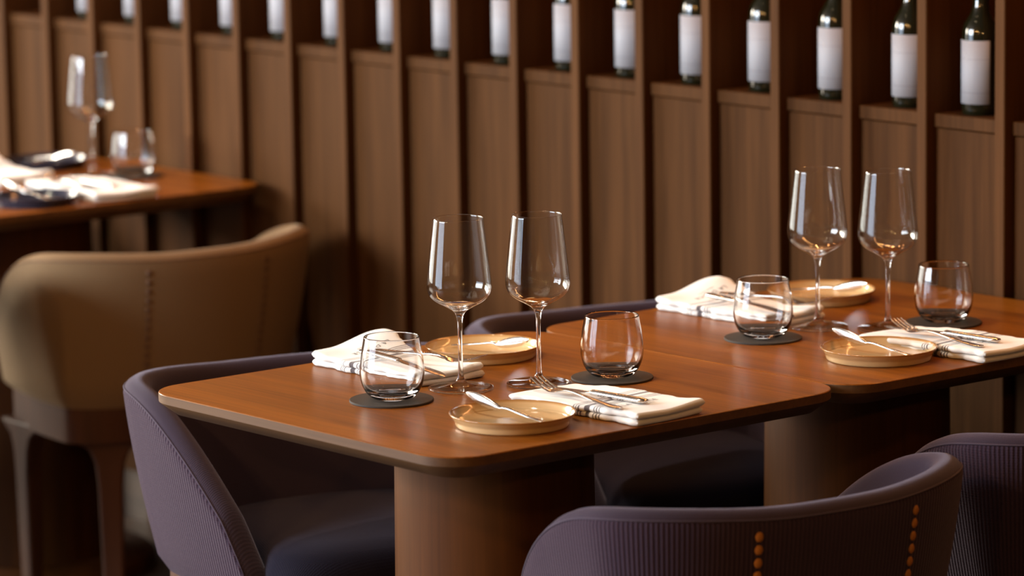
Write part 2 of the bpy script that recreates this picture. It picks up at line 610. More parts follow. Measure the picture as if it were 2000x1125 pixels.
# ------------------------------------------------------------------ wine bottles in the niche
def make_bottle():
    root = empty('wine_bottle')
    prof = [(0.0, 0.004), (0.018, 0.003), (0.027, 0.0), (0.0295, 0.003), (0.030, 0.010), (0.030, 0.122), (0.0292, 0.132), (0.0262, 0.142),
            (0.0205, 0.151), (0.0155, 0.160), (0.0132, 0.172), (0.0125, 0.19), (0.0122, 0.232), (0.0142, 0.233), (0.0142, 0.240), (0.0122, 0.2405), (0.0, 0.2405)]
    lathe('glass_body', prof, M['bottle'], root, 40, auto=40)
    # foil capsule
    lathe('foil', [(0.0135, 0.185), (0.0138, 0.186), (0.0136, 0.231), (0.0153, 0.232), (0.0153, 0.241), (0.0, 0.2425)], M['foil'], root, 32)
    v, f, uv = [], [], []
    n = 40
    for k in range(n + 1):
        a = -1.25 + 2.5 * k / n
        for z in (0.0178, 0.1165):
            v.append((0.0305 * math.cos(a), 0.0305 * math.sin(a), z)); uv.append((k / n, (z - .0178) / .0987))
    for k in range(n):
        f.append((2 * k, 2 * k + 2, 2 * k + 3, 2 * k + 1))
    lb = mesh_obj('paper_label', v, f, M['label'], root, True, uv)
    sd = lb.modifiers.new('thick', 'SOLIDIFY'); sd.thickness = 0.0004; sd.offset = 1
    lb['label'] = 'white paper label'
    # the little printed flourish on the label
    pts = []
    for k in range(15):
        t = k / 14
        a = -0.05 + 0.16 * math.sin(t * 5.5) * (1 - .4 * t) - .08
        pts.append((0.0311 * math.cos(a), 0.0311 * math.sin(a), 0.086 + 0.014 * t))
    tube('printed_mark', pts, 0.00035, mat('pale_ink', (0.45, 0.43, 0.44), 0.8), root, 5)
    return root


b0 = make_bottle()
ORD = ['first', 'second', 'third', 'fourth', 'fifth', 'sixth', 'seventh', 'eighth', 'ninth', 'tenth', 'eleventh', 'twelfth',
       'thirteenth', 'fourteenth', 'fifteenth', 'sixteenth']
for n, i in enumerate(range(16, 0, -1)):
    b = b0 if n == 0 else copy_tree(b0)
    b.location = (XF0 + i * PIT + (0.0745 if n else 0.061) + random.uniform(-.002, .002), YW + 0.062 + random.uniform(-.003, .003), LZ)
    b.rotation_euler = (0, 0, R(-92) + (random.uniform(-.15, .15) if n else 0))
    w = {0: 'wine bottle with white label, rightmost on the ledge and least hidden by a slat'}.get(
        n, '%s white-labelled wine bottle counted from the right end of the ledge' % ORD[n])
    if n == 15:
        w = 'leftmost white-labelled wine bottle on the ledge, only its label foot in view'
    tag(b, w, 'bottle', 'wine bottles along the niche ledge')


# ------------------------------------------------------------------ tables
def rounded_rect(w, d, r, inset, n=10):
    pts = []
    rr = max(r - inset, 0.004)
    for cx, cy, a0 in [(w - r, d - r, 0), (r, d - r, 90), (r, r, 180), (w - r, r, 270)]:
        for k in range(n + 1):
            a = R(a0 + 90 * k / n)
            pts.append((cx + rr * math.cos(a), cy + rr * math.sin(a)))
    return pts


def make_table(name, x0, y0, w, d, label):
    root = tag(empty(name, (x0 + w / 2, y0 + d / 2, 0)), label, 'table', 'square pedestal dining tables')
    levels = [(0.0, 0.0014), (-0.0004, 0.0006), (-0.0012, 0.0), (-0.0125, 0.0), (-0.0140, 0.0012), (-0.031, 0.024), (-0.0315, 0.026)]
    verts, faces = [], []
    per = None
    for z, ins in levels:
        ring = rounded_rect(w, d, 0.062, ins)
        per = len(ring)
        verts += [(p[0] - w / 2, p[1] - d / 2, TT + z) for p in ring]
    L = len(levels)
    for i in range(L - 1):
        for k in range(per):
            k2 = (k + 1) % per
            faces.append((i * per + k, (i + 1) * per + k, (i + 1) * per + k2, i * per + k2))
    faces.append(tuple(range(per)))
    faces.append(tuple((L - 1) * per + k for k in range(per - 1, -1, -1)))
    top = mesh_obj('tabletop', verts, faces, M['table'], root, True, None, None, 25)
    top.data.materials.append(M['table_edge'])
    for p in top.data.polygons:
        if abs(p.normal.z) < 0.99 and p.center.z < TT - 0.001:
            p.material_index = 1
    lathe('pedestal', [(0.0, TT - 0.0315), (0.134, TT - 0.0315), (0.136, TT - 0.06), (0.139, 0.40), (0.143, 0.25), (0.150, 0.10), (0.158, 0.03)],
          M['pedestal'], root, 72)
    lathe('base_plate', [(0.158, 0.03), (0.235, 0.024), (0.24, 0.018), (0.24, 0.0), (0.0, 0.0)], M['pedestal'], root, 72)
    return root


TW, TD = 0.672, 0.6965
make_table('dining_table', 0, 0, TW, TD, 'nearest square wooden table with rounded corners, its left edge lit by daylight')
make_table('dining_table', 0, 0.6985, TW, TD, 'square wooden table pushed between the nearest table and the slatted wall')
make_table('dining_table', -1.583 - TW, 0.6985, TW, TD, 'blurred wooden table in the background at the upper left, against the wall')
make_table('dining_table', -1.583 - TW, 0, TW, TD, 'unseen wooden table continuing the blurred left table, added for its shade')  # unseen table, added to cut the window light around the brown chair


# ------------------------------------------------------------------ barrel chairs
def chair_outline(n_back=48, n_side=14):
    W_, D_, n = 0.290, 0.154, 2.1
    pts = []
    for k in range(n_side):
        t = k / n_side
        X = 0.42 - (0.42 - D_) * t
        pts.append((X, -(W_ - 0.035 * ((X - D_) / (0.42 - D_)) ** 2)))
    for k in range(n_back + 1):
        a = -math.pi / 2 + math.pi * k / n_back
        s, c = math.sin(a), math.cos(a)
        pts.append((D_ - D_ * abs(c) ** (2 / n), W_ * math.copysign(abs(s) ** (2 / n), s)))
    for k in range(n_side - 1, -1, -1):
        t = k / n_side
        X = 0.42 - (0.42 - D_) * t
        pts.append((X, (W_ - 0.035 * ((X - D_) / (0.42 - D_)) ** 2)))
    # resample evenly
    P = [Vector((p[0], p[1])) for p in pts]
    acc = [0]
    for a, b in zip(P, P[1:]):
        acc.append(acc[-1] + (b - a).length)
    N = 160
    out = []
    j = 0
    for k in range(N + 1):
        s = acc[-1] * k / N
        while j < len(P) - 2 and acc[j + 1] < s:
            j += 1
        t = (s - acc[j]) / max(1e-9, acc[j + 1] - acc[j])
        out.append((P[j].lerp(P[j + 1], t), s))
    nrm = []
    for k in range(N + 1):
        d = out[min(k + 1, N)][0] - out[max(k - 1, 0)][0]
        d.normalize()
        nrm.append(Vector((-d.y, d.x)) * 1.0)
    # make normals point outward
    if nrm[N // 2].x > 0:
        nrm = [-v for v in nrm]
    return [(o[0], o[1], nv) for o, nv in zip(out, nrm)]


OUT = chair_outline()
ZB = 0.405


def rim_z(X, Y):
    z = TT - 0.052 + 0.008 * sstep(0.06, 0.26, abs(Y)) - 3.308 * max(0, X - 0.068) ** 2.633
    return z - 1.2 * max(0, X - 0.385)


def outer_inset(z):
    t = min(1.2, max(0, (0.70 - z) / 0.30))
    return 0.052 * t ** 1.4


def make_chair(name, cloth, rim_cloth, seat_cloth, thread, pipe, wood_m, leg_m):
    root = empty(name)
    verts, uvs, faces = [], [], []
    ring = None
    NO, NT, NI = 10, 9, 8
    TH = 0.042
    for (p, s, nv) in OUT:
        zr = rim_z(p.x, p.y)
        prof = []
        rr = TH / 2
        zt = max(zr - rr, ZB + 0.012)
        for k in range(NO):
            z = ZB + (zt - ZB) * k / NO
            edge = 0.012 * max(0, 1 - (z - ZB) / 0.02) ** 2
            prof.append((-outer_inset(z) - edge, z))
        off = -outer_inset(zt)
        for k in range(NT):
            a = math.pi * k / (NT - 1)
            prof.append((off - rr + rr * math.cos(a), zt + rr * 0.95 * math.sin(a)))
        for k in range(1, NI):
            z = zt + (ZB + 0.02 - zt) * k / (NI - 1)
            g = 0.018 * min(1, (zt - z) / 0.25)
            prof.append((-outer_inset(z) * 0.75 - outer_inset(zt) * .25 - TH - g, z))
        L = 0
        last = None
        for off_, z in prof:
            if last: L += math.hypot(off_ - last[0], z - last[1])
            last = (off_, z)
            verts.append((p.x + nv.x * off_, p.y + nv.y * off_, z))
            uvs.append((s, L))
        ring = len(prof)
    n = len(OUT)
    for i in range(n - 1):
        for k in range(ring):
            k2 = (k + 1) % ring
            faces.append((i * ring + k, i * ring + k2, (i + 1) * ring + k2, (i + 1) * ring + k))
    faces.append(tuple(range(ring - 1, -1, -1)))
    faces.append(tuple((n - 1) * ring + k for k in range(ring)))
    shell = mesh_obj('backrest', verts, faces, cloth, root, True, uvs, None, 60)
    fix_normals(shell)
    shell.data.materials.append(rim_cloth)
    lim = NO + 1
    for pi, pol in enumerate(shell.data.polygons):
        if pi < (n - 1) * ring and pi % ring >= lim:
            pol.material_index = 1
    # seam where the outer cloth meets the rolled rim
    pts = []
    for (p, s, nv) in OUT[1:-1]:
        zr = max(rim_z(p.x, p.y) - TH / 2, ZB + 0.012)
        a = math.pi * 1 / (NT - 1)
        off = -outer_inset(zr) - TH / 2 + (TH / 2 + 0.0003) * math.cos(a)
        pts.append((p.x + nv.x * off, p.y + nv.y * off, zr + (TH / 2 + 0.0003) * 0.95 * math.sin(a)))
    tube('piping', pts, 0.0014, pipe, shell, 6)
    # two rows of thick stitches down the back
    st0 = None
    for sg in (1, -1):
        p, s_, nv = min(OUT, key=lambda q_: abs(q_[0].y - sg * 0.128) + (10 if q_[0].x > 0.2 else 0))
        rz = math.atan2(nv.y, nv.x)
        z = rim_z(p.x, p.y) - 0.034
        while z > ZB + 0.03:
            off = -outer_inset(z)
            loc = (p.x + nv.x * off, p.y + nv.y * off, z)
            if st0 is None:
                bm = bmesh.new(); bmesh.ops.create_uvsphere(bm, u_segments=10, v_segments=6, radius=1)
                for v in bm.verts: v.co = Vector((v.co.x * .0026, v.co.y * 0.0058, v.co.z * 0.0066))
                me = bpy.data.meshes.new('stitch'); bm.to_mesh(me); bm.free()
                me.polygons.foreach_set('use_smooth', [True] * len(me.polygons)); me.materials.append(thread)
                st0 = bpy.data.objects.new('stitch', me); COL.objects.link(st0); st0.parent = shell
                st0.location = loc; st0.rotation_euler = (0, 0, rz)
            else:
                share(st0, shell, loc, (0, 0, rz))
            z -= 0.0168
    # seat cushion: domed, rounded D shape
    pl = []
    ins = 0.086
    for (p, s, nv) in OUT:
        if p.x < 0.40:
            pl.append((p.x - nv.x * ins, p.y - nv.y * ins))
    pl = pl[::2]
    fx = 0.50
    y1 = pl[-1][1]
    x1 = pl[-1][0]
    front = []
    for k in range(1, 24):
        a = math.pi / 2 - math.pi * k / 24
        front.append((x1 + (fx - x1) * abs(math.cos(a)) ** 0.55, (y1 + 0.012) * math.copysign(abs(math.sin(a)) ** 0.55, math.sin(a))))
    pl = pl + front
    cx = 0.27
    lv = [(0.84, 0.395), (0.93, 0.402), (0.985, 0.425), (1.0, 0.450), (0.99, 0.468), (0.955, 0.484), (0.89, 0.495), (0.75, 0.504), (0.45, 0.511), (0.15, 0.514)]
    verts, faces, uvs = [], [], []
    n = len(pl)
    for sc, z in lv:
        for (x, y) in pl:
            verts.append((cx + (x - cx) * sc, y * sc, z - 0.012)); uvs.append((cx + (x - cx) * sc, y * sc))
    for i in range(len(lv) - 1):
        for k in range(n):
            k2 = (k + 1) % n
            faces.append((i * n + k, i * n + k2, (i + 1) * n + k2, (i + 1) * n + k))
    faces.append(tuple(range(n)))
    faces.append(tuple((len(lv) - 1) * n + k for k in range(n)))
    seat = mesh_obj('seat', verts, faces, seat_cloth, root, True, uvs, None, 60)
    fix_normals(seat)
    # wooden seat rail under the shell
    verts, faces = [], []
    rp_ = [(p.x - nv.x * 0.062, p.y - nv.y * 0.062) for (p, s, nv) in OUT if p.x < 0.41][::2]
    for (x, y), (p, s, nv) in zip(rp_, [q_ for q_ in OUT if q_[0].x < 0.41][::2]):
        for o_, z in [(0, 0.343), (0, 0.409), (-0.034, 0.409), (-0.034, 0.343)]:
            verts.append((x + nv.x * o_, y + nv.y * o_, z))
    for i in range(len(rp_) - 1):
        for k in range(4):
            k2 = (k + 1) % 4
            faces.append((i * 4 + k, i * 4 + k2, (i + 1) * 4 + k2, (i + 1) * 4 + k))
    nn = len(rp_) - 1
    faces.append((3, 2, 1, 0)); faces.append(tuple(nn * 4 + k for k in range(4)))
    fix_normals(mesh_obj('seat_rail', verts, faces, wood_m, root))
    # legs with a flared shoulder into the rail
    for (lx, ly, ang) in [(0.128, -0.15, 35), (0.128, 0.15, -35), (0.34, -0.2, 90), (0.34, 0.2, -90)]:
        secs = [(0.0, 0.017, 0.013), (0.12, 0.0195, 0.015), (0.26, 0.022, 0.017), (0.30, 0.026, 0.017), (0.325, 0.036, 0.017), (0.343, 0.062, 0.017), (0.352, 0.07, 0.017)]
        v, f = [], []
        ca, sa = math.cos(R(ang)), math.sin(R(ang))
        for z, hw, ht in secs:
            for dx, dy in [(-ht, -hw), (ht, -hw), (ht, hw), (-ht, hw)]:
                v.append((dx * ca - dy * sa + lx, dx * sa + dy * ca + ly, z))
        for i in range(len(secs) - 1):
            for k in range(4):
                k2 = (k + 1) % 4
                f.append((i * 4 + k, i * 4 + k2, (i + 1) * 4 + k2, (i + 1) * 4 + k))
        f.append((3, 2, 1, 0)); f.append(tuple((len(secs) - 1) * 4 + k for k in range(4)))
        leg = fix_normals(mesh_obj('leg', v, f, leg_m, root))
        bv = leg.modifiers.new('round', 'BEVEL'); bv.width = 0.005; bv.segments = 2; bv.limit_method = 'ANGLE'
    return root


def place_chair(o, xb, yc, rz, zs, label, group=None):
    o.location = (xb, yc, 0)
    o.rotation_euler = (0, 0, R(rz))
    o.scale = (1, 1, zs)
    return tag(o, label, 'chair', group)


GRP = 'purple barrel chairs at the near tables'
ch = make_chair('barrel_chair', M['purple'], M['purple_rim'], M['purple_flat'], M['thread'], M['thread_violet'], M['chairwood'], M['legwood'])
place_chair(ch, -0.347, 0.475, -13.6, 1.0, 'purple ribbed barrel chair facing us behind the left edge of the nearest table', GRP)
c3 = copy_tree(ch)
place_chair(c3, -0.347, 1.12, -13.6, 1.0, 'purple barrel chair behind the far table, mostly hidden, only its rounded top showing', GRP)
cF = copy_tree(ch)
place_chair(cF, 1.003, 0.361, 174.1, 1.0, 'purple ribbed barrel chair with orange stitches, its back to us at bottom right', GRP)
cG = copy_tree(ch)
place_chair(cG, 1.003, 1.02, 174.1, 1.0, 'purple barrel chair cut off by the right edge of the picture', GRP)
cE = make_chair('barrel_chair', M['brown'], M['brown'], M['brown'], M['thread_dark'], M['thread_dark'], M['chairwood'], M['chairwood'])
place_chair(cE, -1.264, 1.03, 176.3, 1.0, 'brown cloth barrel chair with its back to us at the blurred left table')
cD = copy_tree(cE)
place_chair(copy_tree(cE), -2.60, 1.07, -6, 1.0, 'unseen brown cloth barrel chair beyond the blurred table, added to block low daylight')  # added out of view to block low window light under the blurred table
place_chair(copy_tree(cE), -2.60, 0.36, -6, 1.0, 'unseen brown cloth barrel chair beyond the unseen table, added against low daylight')  # second added chair out of view, blocks the same low light
place_chair(cD, -1.264, 0.352, 176.3, 1.0, 'unseen brown cloth barrel chair, added to shade the blurred brown chair beside it')  # added out of view to shade the left side of the brown chair


# ------------------------------------------------------------------ glassware
def make_wine_glass():
    root = empty('wine_glass')
    ctl_o = [(0.0448, 0.0016), (0.043, 0.0030), (0.030, 0.0042), (0.015, 0.0062), (0.0070, 0.0105), (0.0040, 0.020), (0.0030, 0.045), (0.0029, 0.070),
             (0.0036, 0.092), (0.0055, 0.1015), (0.0098, 0.1075), (0.020, 0.1135), (0.0325, 0.1205), (0.0405, 0.1285), (0.0438, 0.138), (0.0440, 0.1455),
             (0.0432, 0.155), (0.0405, 0.180), (0.0370, 0.211), (0.0341, 0.2345)]
    ctl_i = [(0.0335, 0.2345), (0.0364, 0.211), (0.0399, 0.180), (0.0426, 0.155), (0.0434, 0.1455), (0.0431, 0.1385), (0.0397, 0.1296), (0.0315, 0.1222),
             (0.018, 0.1162), (0.009, 0.1130), (0.004, 0.1118), (0.0, 0.1115)]
    prof = [(0.0, 0.0), (0.0432, 0.0), (0.0446, 0.0006)] + smooth_prof(ctl_o, 5) + [(0.0338, 0.2348)] + smooth_prof(ctl_i, 5)
    o = lathe('bowl_and_stem', prof, M['thin'], root, 72, auto=80)
    o.data.materials.append(M['glass'])          # the solid stem and the thick floor of the bowl refract
    for p in o.data.polygons:
        c = p.center
        if (c.z < 0.1175 and math.hypot(c.x, c.y) < 0.0225 and c.z > 0.0048) or c.z > 0.2340 or (math.hypot(c.x, c.y) > 0.0405 and c.z < 0.006):
            p.material_index = 1
    return root


def single(root):
    """a thing of one mesh: drop the empty"""
    c = root.children[0]
    c.parent = None
    n = root.name.split('.')[0]
    bpy.data.objects.remove(root)
    c.name = n
    return c


wg = single(make_wine_glass())
WG = [(0.304, 0.3182, 'wine glass beside the folded napkin and tumbler, leftmost on the nearest table'),
      (0.3545, 0.4150, 'wine glass with its foot behind fork tines, right of the pair on the nearest table'),
      (0.295, 1.0057, 'left one of the two wine glasses on the far table by the wall'),
      (0.3805, 1.0657, 'rightmost wine glass in the picture, on the far table by the wall'),
      (-1.931, 1.2246, 'blurred wine glass on the background table at the upper left')]
for n, (x, y, lab) in enumerate(WG):
    o = wg if n == 0 else share(wg)
    o.location = (x, y, TT + 0.0004)
    tag(o, lab, 'wine glass', 'tall stemmed wine glasses')

ctl_o = [(0.0250, 0.0008), (0.0300, 0.0035), (0.0365, 0.0105), (0.0412, 0.0205), (0.0434, 0.0335), (0.0430, 0.047), (0.0412, 0.062), (0.0390, 0.0745), (0.0373, 0.0845)]
ctl_i = [(0.0360, 0.0845), (0.0377, 0.0745), (0.0399, 0.062), (0.0416, 0.047), (0.0419, 0.0345), (0.0395, 0.0225), (0.034, 0.0135), (0.025, 0.0095), (0.012, 0.0083), (0.0, 0.0080)]
prof = [(0.0, 0.0012), (0.018, 0.0009), (0.021, 0.0)] + smooth_prof(ctl_o, 5) + [(0.03665, 0.0850)] + smooth_prof(ctl_i, 5)
tb = lathe('tumbler', prof, M['glass'], None, 72, auto=80)
cs = lathe('coaster', [(0.0, 0.0), (0.0562, 0.0), (0.0567, 0.0005), (0.0567, 0.0024), (0.0560, 0.0030), (0.0, 0.0030)], M['coaster'], None, 64, auto=40)
TB = [(0.3055, 0.1985, 'stemless tumbler on the dark coaster nearest the left corner of the front table', 'dark grey round coaster nearest the left corner of the front table'),
      (0.3885, 0.5185, 'stemless tumbler by the seam on the right side of the nearest table', 'dark grey round coaster by the seam on the nearest table'),
      (0.3075, 0.8827, 'stemless tumbler in front of the striped napkin on the far table', 'dark grey round coaster in front of the striped napkin on the far table'),
      (0.4008, 1.1621, 'rightmost stemless tumbler, close to the wall on the far table', 'rightmost dark grey round coaster, close to the wall'),
      (-1.8655, 1.277, 'blurred stemless tumbler on the background table at the upper left', 'blurred dark coaster on the background table at the upper left')]
for n, (x, y, l1, l2) in enumerate(TB):
    o = tb if n == 0 else share(tb)
    o.location = (x, y, TT + 0.0031)
    tag(o, l1, 'tumbler', 'stemless tumblers')
    o = cs if n == 0 else share(cs)
    o.location = (x + (.002 if n else 0), y - .002, TT)
    tag(o, l2, 'coaster', 'round coasters under the tumblers')

# ------------------------------------------------------------------ plates
pp = [(0.0, 0.0015), (0.066, 0.0015), (0.0675, 0.0), (0.0725, 0.0), (0.0742, 0.0012), (0.0755, 0.006), (0.0765, 0.0085), (0.0805, 0.0135), (0.0825, 0.0165),
      (0.0826, 0.0174), (0.0818, 0.0178), (0.0806, 0.0172), (0.0788, 0.0140), (0.0765, 0.0098), (0.0735, 0.0070), (0.066, 0.0058), (0.0, 0.0055)]
prof = smooth_prof(pp[3:], 3)
prof = pp[:3] + prof
pl0 = lathe('bread_plate', prof, M['plate'], None, 96, auto=70)
pn0 = lathe('bread_plate', prof, M['navy'], None, 96, auto=70)
PL = [(0.5464, 0.2063, 'beige glazed bread plate at the front edge of the nearest table, nearest of all'),
      (0.1326, 0.4996, 'beige glazed bread plate behind the wine glasses on the nearest table'),
      (0.5394, 0.886, 'beige glazed bread plate at the front edge of the far table'),
      (0.1221, 1.1843, 'beige glazed bread plate next to the wall on the far table')]
for n, (x, y, lab) in enumerate(PL):
    o = pl0 if n == 0 else share(pl0)
    o.location = (x, y, TT)
    tag(o, lab, 'plate', 'bread plates')
for n, (x, y, lab) in enumerate([(-1.682, 0.928, 'dark navy bread plate at the front edge of the blurred table'),
                                 (-2.115, 1.238, 'dark navy bread plate farther back on the blurred table')]):
    o = pn0 if n == 0 else share(pn0)
    o.location = (x, y, TT)
    tag(o, lab, 'plate', 'bread plates')


# ------------------------------------------------------------------ napkins
NL, NW = 0.236, 0.122            # long side runs away from the diner


def nap_h(x, y, kind):
    """height of the upper napkin surface; x = metres from the diner's end, y across"""
    h = 0.0165
    if kind == 0:      # far end lifted in a soft peak at the diner's end
        h += 0.017 * math.exp(-((x - 0.018) / 0.05) ** 2) * sstep(-0.03, 0.055, y)
        h += 0.004 * math.exp(-((x - 0.0) / 0.03) ** 2)
        h += 0.0030 * math.sin(x * 22 + 1.0) * sstep(-.06, .06, y)
        h += 0.006 * sstep(0.17, 0.25, x) * sstep(0.0, 0.06, y)
    else:
        h += 0.0055 * math.exp(-((x - 0.0) / 0.03) ** 2) * sstep(0.02, -.06, y) + 0.0018 * math.sin(x * 26 + y * 20)
        h -= 0.004 * sstep(0.16, 0.25, x)
    return h


def make_napkin(kind):
    root = empty('napkin')
    nx, ny = 46, 24

    def layer(name, zb, zt, inset, dx):
        """soft folded sheet between the heights zb(x,y) and zt(x,y), bulging at its folded sides"""
        verts, uvs, faces = [], [], []
        ring_n = 7
        # build as closed sections across y for each x
        sec = None
        for i in range(nx + 1):
            x = dx + (NL - 2 * abs(dx)) * i / nx
            wob = 0.0022 * math.sin(i * 0.55 + zb(0, 0) * 900) + 0.0012 * math.sin(i * 1.3)
            hw = NW / 2 - inset + wob
            pts = []
            for k in range(ny + 1):
                y = -hw + 2 * hw * k / ny
                pts.append((y, zt(x, y)))
            edge_r = [(hw, 1)]
            # right rounded side
            ztop, zbot = zt(x, hw), zb(x, hw)
            for k in range(1, ring_n):
                a = math.pi / 2 - math.pi * k / ring_n
                pts.append((hw + (ztop - zbot) / 2 * math.cos(a), (ztop + zbot) / 2 + (ztop - zbot) / 2 * math.sin(a)))
            for k in range(ny + 1):
                y = hw - 2 * hw * k / ny
                pts.append((y, zb(x, y)))
            ztop, zbot = zt(x, -hw), zb(x, -hw)
            for k in range(1, ring_n):
                a = -math.pi / 2 - math.pi * k / ring_n
                pts.append((-hw + (ztop - zbot) / 2 * math.cos(a), (ztop + zbot) / 2 + (ztop - zbot) / 2 * math.sin(a)))
            sec = len(pts)
            e = 0.0
            xo = x
            for (y, z) in pts:
                # ends bow a little
                bow = 0.004 * math.sin((y / NW + .5) * 3.1) * (1 if i > nx / 2 else -1) * (abs(i - nx / 2) / (nx / 2)) ** 8
                verts.append((xo + bow, y, z)); uvs.append((x, y))
        for i in range(nx):
            for k in range(sec):
                k2 = (k + 1) % sec
                faces.append((i * sec + k, i * sec + k2, (i + 1) * sec + k2, (i + 1) * sec + k))
        # rounded ends: one extra collapsed section at each end
        for i, sx in ((0, -1), (nx, 1)):
            base = i * sec
            zm = sum(verts[base + k][2] for k in range(sec)) / sec
            i0 = len(verts)
            for k in range(sec):
                x, y, z = verts[base + k]
                t_, b_ = zt(min(max(x, 0), NL), y), zb(min(max(x, 0), NL), y)
                mid = (t_ + b_) / 2
                verts.append((x + sx * 0.0035, y * 0.985, mid + (z - mid) * 0.55)); uvs.append((uvs[base + k][0], y))
            for k in range(sec):
                k2 = (k + 1) % sec
                faces.append((base + k, base + k2, i0 + k2, i0 + k))
            # cap across: match top and bottom points
            ring = [i0 + k for k in range(sec)]
            faces.append(tuple(ring))
        o = mesh_obj(name, verts, faces, M['linen'], root, True, uvs, None, 65)
        bm = bmesh.new(); bm.from_mesh(o.data)
        bmesh.ops.triangulate(bm, faces=[f for f in bm.faces if len(f.verts) > 4])
        bmesh.ops.recalc_face_normals(bm, faces=bm.faces)
        bm.to_mesh(o.data); bm.free()
        return o
    top = lambda x, y: nap_h(x, y, kind)
    lay = lambda f: (lambda x, y: 0.0003 + (nap_h(x, y, kind) - 0.0003) * f)
    lo = lambda f, g: (lambda x, y: lay(f)(x, y) + g)
    layer('folded_layer', lambda x, y: 0.0003, lay(0.47), 0.004, 0.002)
    layer('folded_layer', lo(0.47, 0.0006), top, 0.0035, -0.001)
    # printed lettering at the diner's end
    for txt, size, xx in (('LA DOLCE', 0.0125, 0.044), ('PALO ALTO', 0.0052, 0.034)):
        cu = bpy.data.curves.new('t', 'FONT')
        cu.body = txt; cu.size = size; cu.align_x = 'CENTER'; cu.resolution_u = 2
        cu.space_character = 1.12
        to = bpy.data.objects.new('t', cu); COL.objects.link(to)
        bpy.context.view_layer.update()
        me = bpy.data.meshes.new_from_object(to.evaluated_get(bpy.context.evaluated_depsgraph_get()))
        bpy.data.objects.remove(to)
        for v in me.vertices:
            # reading direction towards -y for the diner at x=0 looking along +x
            px, py = v.co.x, v.co.y
            x, y = xx + py, 0.006 - px
            v.co = (x, y, nap_h(x, y, kind) + 0.0005)
        me.materials.clear(); me.materials.append(M['text'])
        me.name = 'printed_words'
        o = bpy.data.objects.new('printed_words', me); COL.objects.link(o); o.parent = root
    return root


nA1 = make_napkin(0)
nA1.location = (0.020, 0.344, TT); nA1.rotation_euler = (0, 0, R(-2))
tag(nA1, 'white striped napkin with dark lettering behind the left wine glass and tumbler', 'napkin', 'folded striped napkins')
nB1 = copy_tree(nA1)
nB1.location = (0.012, 1.004, TT); nB1.rotation_euler = (0, 0, R(0))
tag(nB1, 'white striped napkin behind the tumbler on the far table', 'napkin', 'folded striped napkins')
nA2 = make_napkin(1)
nA2.location = (0.666, 0.372, TT); nA2.rotation_euler = (0, 0, R(180 + 4))
tag(nA2, 'white striped napkin at the front edge of the nearest table, under a fork and knife', 'napkin', 'folded striped napkins')
nB2 = copy_tree(nA2)
nB2.location = (0.672, 1.018, TT); nB2.rotation_euler = (0, 0, R(180 + 2))
tag(nB2, 'white striped napkin running off the right edge on the far table', 'napkin', 'folded striped napkins')
nC2 = copy_tree(nA2)
nC2.location = (-1.60, 1.075, TT); nC2.rotation_euler = (0, 0, R(180 - 6)); nC2.scale = (1.18, 1.05, 1)
tag(nC2, 'blurred white napkin at the front edge of the upper left table', 'napkin', 'folded striped napkins')
nC1 = copy_tree(nA1)
nC1.location = (-2.17, 1.075, TT); nC1.rotation_euler = (0, 0, R(0))
tag(nC1, 'blurred white napkin cut off by the left edge of the picture', 'napkin', 'folded striped napkins')


# ------------------------------------------------------------------ cutlery (x runs from handle end to tip, z up)
def make_fork():
    root = empty('fork')
    h = [(0.0, 0, 0.0022, 0.004, 0.0008), (0.003, 0, 0.0022, 0.0075, 0.0014), (0.012, 0, 0.0022, 0.0088, 0.0016), (0.04, 0, 0.003, 0.0068, 0.0017),
         (0.08, 0, 0.0055, 0.0038, 0.0019), (0.105, 0, 0.0075, 0.0030, 0.0020), (0.122, 0, 0.0078, 0.0036, 0.0018), (0.132, 0, 0.0062, 0.0062, 0.0014), (0.138, 0, 0.0046, 0.0092, 0.0011)]
    loft('handle', h, M['steel'], root)
    hd = [(0.137, 0, 0.0048, 0.0088, 0.0011), (0.142, 0, 0.0036, 0.0108, 0.0010), (0.149, 0, 0.0030, 0.0118, 0.0010), (0.156, 0, 0.0036, 0.0121, 0.0010), (0.158, 0, 0.0040, 0.0119, 0.0008)]
    loft('head', hd, M['steel'], root)
    for k in range(4):
        y = (k - 1.5) * 0.00655
        t = [(0.155, y, 0.0036, 0.0022, 0.0009), (0.166, y * 1.0, 0.0055, 0.0020, 0.0009), (0.180, y * .98, 0.0092, 0.0017, 0.0008), (0.192, y * .94, 0.0136, 0.0012, 0.0007), (0.198, y * .93, 0.0162, 0.0005, 0.0004)]
        loft('tine', t, M['steel'], root, 8)
    return root


def make_knife():
    root = empty('table_knife')
    h = [(0.0, 0, 0.0042, 0.004, 0.001), (0.002, 0, 0.0042, 0.0072, 0.003), (0.012, 0, 0.0042, 0.0080, 0.0040), (0.05, 0, 0.0046, 0.0068, 0.0042),
         (0.085, 0, 0.0050, 0.0056, 0.0042), (0.094, 0, 0.0052, 0.0062, 0.0040), (0.097, 0, 0.0052, 0.0040, 0.0024)]
    loft('handle', h, M['steel'], root)
    b = [(0.096, 0, 0.0050, 0.0040, 0.0018), (0.102, 0.0005, 0.0048, 0.0058, 0.0014), (0.115, 0.001, 0.0044, 0.0082, 0.0011), (0.15, 0.0015, 0.0036, 0.0092, 0.0010),
         (0.18, 0.001, 0.0028, 0.0088, 0.0009), (0.198, -0.001, 0.0022, 0.0066, 0.0008), (0.208, -0.004, 0.0020, 0.0028, 0.0006), (0.210, -0.005, 0.0019, 0.0008, 0.0003)]
    loft('blade', b, M['steel'], root)
    return root


